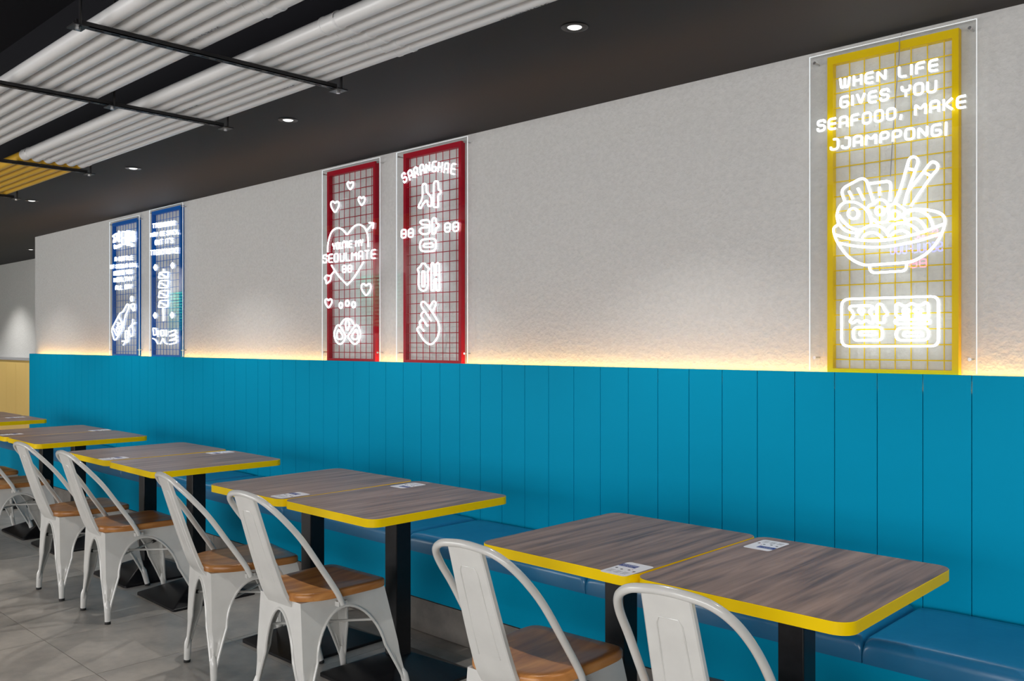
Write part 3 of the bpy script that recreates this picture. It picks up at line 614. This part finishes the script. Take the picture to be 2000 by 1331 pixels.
# ------------------------------------------------------------------ tables
TW, TD, TZ, TT = .612, .735, .748, .032
def table_proto():
    t = thing('cafe_table', 'x', 'table', (0, 0, 0), 0, 'pedestal tables')
    r0 = rrect(-TW / 2 + .0009, TW / 2 - .0009, -TD / 2 + .0009, TD / 2 - .0009, .0475, 8); r1 = rrect(-TW / 2, TW / 2, -TD / 2, TD / 2, .048, 8)
    MB().loft([[(a, b, TZ - TT + .001) for a, b in r0], [(a, b, TZ) for a, b in r0]]).obj('tabletop', M['laminate'], t, True, 30)
    rmid = rrect(-TW / 2 + .0008, TW / 2 - .0008, -TD / 2 + .0008, TD / 2 - .0008, .0475, 8)
    rin = rrect(-TW / 2 + .003, TW / 2 - .003, -TD / 2 + .003, TD / 2 - .003, .045, 8)
    MB().loft([[(a, b, TZ - TT) for a, b in rin], [(a, b, TZ - TT) for a, b in r1], [(a, b, TZ - .0018) for a, b in r1], [(a, b, TZ - .0006) for a, b in rmid], [(a, b, TZ - .003) for a, b in rmid]], cap=False).obj('edge_band', M['yellow'], t, True, 30)
    h = .039
    sq = lambda q, zz, r=.004: [(a, b, zz) for a, b in rrect(-q, q, -q, q, r, 2)]
    MB().loft([sq(h, .05), sq(h, TZ - TT - .008)]).obj('post', M['black'], t)
    MB().loft([sq(.16, TZ - TT - .008), sq(.16, TZ - TT)]).obj('top_plate', M['black'], t)
    MB().loft([sq(.235, 0.0, .012), sq(.235, .012, .012), sq(.231, .016, .012), sq(.062, .088, .006), sq(.052, .092, .006), sq(.042, .094, .004)]).obj('base', M['black'], t, True, 20)
    return t
tp = table_proto(); first = True
TAB = [(1.174, 2.392, 0.006, 'nearest table, at the lower right of the photo'), (1.795, 2.392, .0, 'far half of the nearest double table'),
       (2.95, 2.375, 0, 'near half of the second double table'), (3.574, 2.368, .012, 'far half of the second double table'),
       (4.708, 2.358, -.02, 'near half of the third double table'), (5.345, 2.368, .0, 'far half of the third double table'),
       (6.492, 2.385, -.012, 'near half of the fourth double table'), (7.118, 2.385, 0, 'far half of the fourth double table'),
       (8.47, 2.385, 0, 'near half of the farthest double table'), (9.088, 2.385, 0, 'far half of the farthest double table')]
for sx, y, rz, lb in TAB:
    lb = 'brown laminate table with yellow edge, ' + lb
    if first: tp.location = (-sx, y, 0); tp.rotation_euler.z = rz; tp['label'] = lb; first = False
    else: dup(tp, (-sx, y, 0), rz, lb)

# ------------------------------------------------------------------ stickers on the tables
def text_mesh(s, size, m):
    cu = bpy.data.curves.new('t', 'FONT'); cu.body = s; cu.size = size; cu.align_x = 'CENTER'
    o = bpy.data.objects.new('tmp', cu); COL.objects.link(o); bpy.context.view_layer.update()
    me = bpy.data.meshes.new_from_object(o.evaluated_get(bpy.context.evaluated_depsgraph_get())); bpy.data.objects.remove(o)
    me.materials.clear(); me.materials.append(m); return me
tx1 = text_mesh('ORDERING', .0098, M['paper']); tx2 = text_mesh('VIA SCAN', .0080, M['paper'])
def sticker_proto():
    t = thing('table_sticker', 'x', 'sticker', (0, 0, 0), 0, 'table stickers')
    MB().loft([[(a, b, zz) for a, b in rrect(-.046, .046, -.073, .073, .012)] for zz in (.0002, .0007)]).obj('sheet', M['paper'], t)
    MB().box(-.046, .012, .018, .046, .0007, .0009).obj('band', M['navy'], t)
    for me, yy in ((tx1, .034), (tx2, .0215)):
        o = link('lettering', me, t); o.location = (-.017, yy, .0011)
    ic = MB()
    for k in range(4): ic.lathe([(.0045, .0007), (.0045, .0009)], 10, (-.033 + k * .022, -.006 - .006 * (k % 2), 0))
    ic.obj('icons', M['ink'], t)
    ln = MB()
    for k in range(4):
        for q in range(3): ln.box(-.036 + q * .025, -.036 + q * .025 + .018, -.032 - k * .007, -.0308 - k * .007, .0007, .0009)
    ln.obj('fine_print', M['ink'], t)
    MB().box(.014, .019, .002, .0045, .0007, .0009).box(.030, .036, -.020, -.0175, .0007, .0009).obj('red_mark', M['ink_red'], t)
    return t
def ontable(px, py):
    d = FPX * (EYE - TZ) / (py - HORIZON); r = (px - 1000) / FPX * d
    return (-(CA * d - SA * r), SA * d + CA * r)
sp = sticker_proto(); first = True
STK = [(1225, 1112.5, 0, 'on the far half of the nearest double table'), (1497, 1066, math.pi, 'on the nearest table by the wall'), (567, 968, 0, 'on the second double table, chair side'), (797, 949, math.pi, 'on the second double table, bench side'),
       (222, 896, 0, 'on the third double table, chair side'), (430, 884.5, math.pi, 'on the third double table, bench side'), (22, 849, 0, 'on the fourth double table, chair side'), (195, 841, math.pi, 'on the fourth double table, bench side'), (30, 816, math.pi, 'on the farthest double table')]
for px, py, rz, lb in STK:
    x, y = ontable(px, py); lb = 'white sticker with a blue band ' + lb
    if first: sp.location = (x, y, TZ); sp.rotation_euler.z = rz; sp['label'] = lb; first = False
    else: dup(sp, (x, y, TZ), rz, lb)

# ------------------------------------------------------------------ chairs
def chair_proto():
    t = thing('metal_chair', 'x', 'chair', (0, 0, 0), 0, 'white metal chairs')
    FT = {'rr': Vector((.172, -.185, 0)), 'rl': Vector((-.172, -.185, 0)), 'fr': Vector((.215, .285, 0)), 'fl': Vector((-.215, .285, 0))}
    TP = {'rr': Vector((.132, -.178, .447)), 'rl': Vector((-.132, -.178, .447)), 'fr': Vector((.168, .186, .447)), 'fl': Vector((-.168, .186, .447))}
    sides = [('rr', 'fr'), ('fr', 'fl'), ('fl', 'rl'), ('rl', 'rr')]
    t1 = .50; ta = .905
    def P(c, tt): return FT[c].lerp(TP[c], tt)
    def uin(c1, c2, tt):
        wd = (P(c1, tt) - P(c2, tt)).length
        w1 = .060
        if tt <= t1: return (.013 + (w1 - .013) * max((tt - .13) / (t1 - .13), 0) ** 1.15) / wd
        if tt >= ta: return .5
        q = (tt - t1) / (ta - t1); k = 2.0
        u1 = w1 / wd
        return .5 - (.5 - u1) * (1 - q ** k) ** (1 / k)
    # apron: four arched side sheets
    ap = MB(); rows = [t1 + (ta - t1) * math.sin(k / 10 * math.pi / 2) for k in range(11)] + [.95, 1.0]; nc = 8
    for c1, c2 in sides:
        for A, B in ((c1, c2), (c2, c1)):
            V = []; Fc = []
            for tt in rows:
                u = uin(c1, c2, tt)
                for k in range(nc + 1):
                    V.append(P(A, tt).lerp(P(B, tt), u * k / nc))
            n = nc + 1
            for i in range(len(rows) - 1):
                for k in range(nc):
                    q = (i * n + k, i * n + k + 1, (i + 1) * n + k + 1, (i + 1) * n + k)
                    Fc.append(q if A == c1 else q[::-1])
            ap.add(V, Fc)
    top = [TP[k] for k in ('rr', 'fr', 'fl', 'rl')]; ap.add(top, [(0, 1, 2, 3)])
    me = ap.mesh('apron', M['white_metal'], True, 50)
    # weld doubles so the sheets shade as one skin
    import bmesh
    bm = bmesh.new(); bm.from_mesh(me); bmesh.ops.remove_doubles(bm, verts=bm.verts, dist=.0004); bm.to_mesh(me); bm.free()
    me.polygons.foreach_set('use_smooth', [True] * len(me.polygons)); me.set_sharp_from_angle(angle=math.radians(60))
    link('apron', me, t)
    nb = {'rr': ('fr', 'rl'), 'fr': ('fl', 'rr'), 'fl': ('rl', 'fr'), 'rl': ('rr', 'fl')}
    for c in ('rr', 'fr', 'fl', 'rl'):
        a, b = nb[c]; lg = MB(); V = []; Fc = []; rws = [.13 + (t1 - .13) * k / 10 for k in range(11)]
        for tt in rws:
            ua, ub = uin(c, a, tt), uin(c, b, tt); pc = P(c, tt); pa = P(a, tt); pb = P(b, tt)
            cen = (pc + pa * 0 + pb * 0)
            inw = ((pa - pc).normalized() + (pb - pc).normalized()).normalized()
            fl = .010 * math.sin(math.pi * min(max((tt - .13) / (t1 - .14), 0), 1)) ** .8; cr_ = .003 * min(1, (t1 - tt) / .1)
            ring = [pc.lerp(pa, ua), pc.lerp(pa, ua * .72), pc.lerp(pa, ua * .45) + inw * fl, pc.lerp(pa, ua * .16), pc + inw * cr_, pc.lerp(pb, ub * .16), pc.lerp(pb, ub * .45) + inw * fl, pc.lerp(pb, ub * .72), pc.lerp(pb, ub)]
            inn = [p + inw * .0035 for p in ring[::-1]]
            V.append(ring + inn)
        lg.loft([[tuple(p) for p in r] for r in V])
        o = lg.obj('leg', M['white_metal'], t, True, 55)
        ax = (TP[c] - FT[c]).normalized()
        inw = (Vector((0, .05, 0)) - Vector((FT[c].x, FT[c].y, 0))).normalized()
        pts = [FT[c] + inw * .008 + ax * q for q in (.012, .05, .075, .092, .115)]
        MB().tube(pts, [.0140, .0150, .0158, .0150, .006], 12).obj('foot', M['white_metal'], o, True)
        MB().tube([FT[c] + inw * .008 + Vector((0, 0, .0)), FT[c] + inw * .008 + ax * .013], .0146, 12).obj('rubber_tip', M['black_plastic'], o, True)
    for c1, c2 in sides:
        path = []; tts = [.15, .25, .35, .45] + rows[:11]
        for tt in tts: path.append(P(c1, tt).lerp(P(c2, tt), uin(c1, c2, tt)))
        back = [P(c2, tt).lerp(P(c1, tt), uin(c1, c2, tt)) for tt in tts]
        MB().tube(path + back[::-1][1:], .0058, 7).obj('rolled_rim', M['white_metal'], t, True)
    for A, B, dz in (('rr', 'fl', 0), ('rl', 'fr', .011)):
        a = P(A, .68) + Vector((0, 0, dz)); b = P(B, .68) + Vector((0, 0, dz)); d = (b - a)
        o = MB().tube([a + d * .03, b - d * .03], .0052, 8).obj('cross_brace', M['white_metal'], t, True)
        MB().tube([a + d * .03, a + d * .085], .009, 8).tube([b - d * .085, b - d * .03], .009, 8).obj('brace_sleeve', M['black_plastic'], o, True)
    # seat
    half = [(0, .196), (.13, .197), (.168, .188), (.182, .155), (.183, .08), (.178, -.02), (.165, -.10), (.135, -.155), (.09, -.186), (0, -.198)]
    out = [(a, b, 0) for a, b in half] + [(-a, b, 0) for a, b in half[-2:0:-1]]
    ol = [(p.x, p.y) for p in smooth_path(out, 4, True)]
    zs = [(.93, .4475), (.985, .4485), (1.0, .453), (1.0, .470), (.985, .4755), (.95, .4775), (.8, .475), (.5, .4715), (.2, .470)]
    MB().loft([[(a * k, b * k, zz) for a, b in ol] for k, zz in zs]).obj('seat', M['seat_wood'], t, True, 50)
    # back tube
    rt = [(.186, -.03, .425), (.185, -.055, .475), (.180, -.125, .58), (.172, -.200, .69), (.160, -.262, .765), (.136, -.305, .815), (.096, -.325, .842), (.045, -.333, .852), (0, -.335, .855)]
    pts = rt + [(-a, b, c) for a, b, c in rt[-2::-1]]
    bf = MB().tube(smooth_path(pts, 5), .0112, 12).obj('back_frame', M['white_metal'], t, True)
    for sx in (-1, 1): MB().box(sx * .176 - .012, sx * .176 + .012, -.048, -.010, .418, .436).obj('bracket', M['white_metal'], bf)
    # splat
    prof = [(-.178, .425), (-.196, .452), (-.214, .49), (-.245, .575), (-.28, .68), (-.315, .79), (-.334, .848)]
    hw = lambda zz: .078 - .016 * (zz - .43) / .42
    P2 = smooth_path([(0, a, b) for a, b in prof], 3); rings = []
    for i, p in enumerate(P2):
        tg = (P2[min(i + 1, len(P2) - 1)] - P2[max(i - 1, 0)]).normalized(); nm = Vector((0, -tg.z, tg.y))   # towards the rear
        w = hw(p.z)
        rings.append([tuple(p + Vector((x, 0, 0)) + nm * d) for x, d in ((-w, -.012), (-w, .0), (-w + .004, .003), (w - .004, .003), (w, 0), (w, -.012), (w - .003, -.012), (w - .003, -.001), (-w + .003, -.001), (-w + .003, -.012))])
    sl = MB().loft(rings).obj('back_splat', M['white_metal'], t, True, 35)
    def onsplat(x, zz):
        for i in range(len(P2) - 1):
            if P2[i].z <= zz <= P2[i + 1].z:
                q = (zz - P2[i].z) / (P2[i + 1].z - P2[i].z); p = P2[i].lerp(P2[i + 1], q); return Vector((x, p.y - .0032, p.z))
        return Vector((x, -.2, zz))
    U = [(.040, .52), (.034, .70), (.032, .775), (.024, .79), (-.024, .79), (-.032, .775), (-.034, .70), (-.040, .52)]
    MB().tube([onsplat(a, b) for a, b in U], .0022, 6).obj('embossed_line', M['white_metal'], sl, True)
    return t
cp = chair_proto(); first = True
CH = [(1.150, 1.98, .10, 'nearest to the camera, seat cut by the frame'), (1.79, 1.985, .06, 'second from the camera'),
      (2.95, 1.985, .03, 'third from the camera, with a dark shiny seat'), (3.55, 1.985, -.14, 'fourth from the camera, turned slightly away'),
      (4.69, 1.985, -.02, 'fifth from the camera, beside the third double table'), (5.29, 1.97, .02, 'sixth from the camera, beside the fifth'),
      (6.58, 1.985, 0, 'seventh from the camera, cut by the left edge'), (7.24, 1.99, 0, 'farthest, only its seat showing at the left edge')]
for sx, y, rz, lb in CH:
    lb = 'white metal chair with wooden seat, ' + lb
    if first: cp.location = (-sx, y, 0); cp.rotation_euler.z = rz; cp['label'] = lb; first = False
    else: dup(cp, (-sx, y, 0), rz, lb)
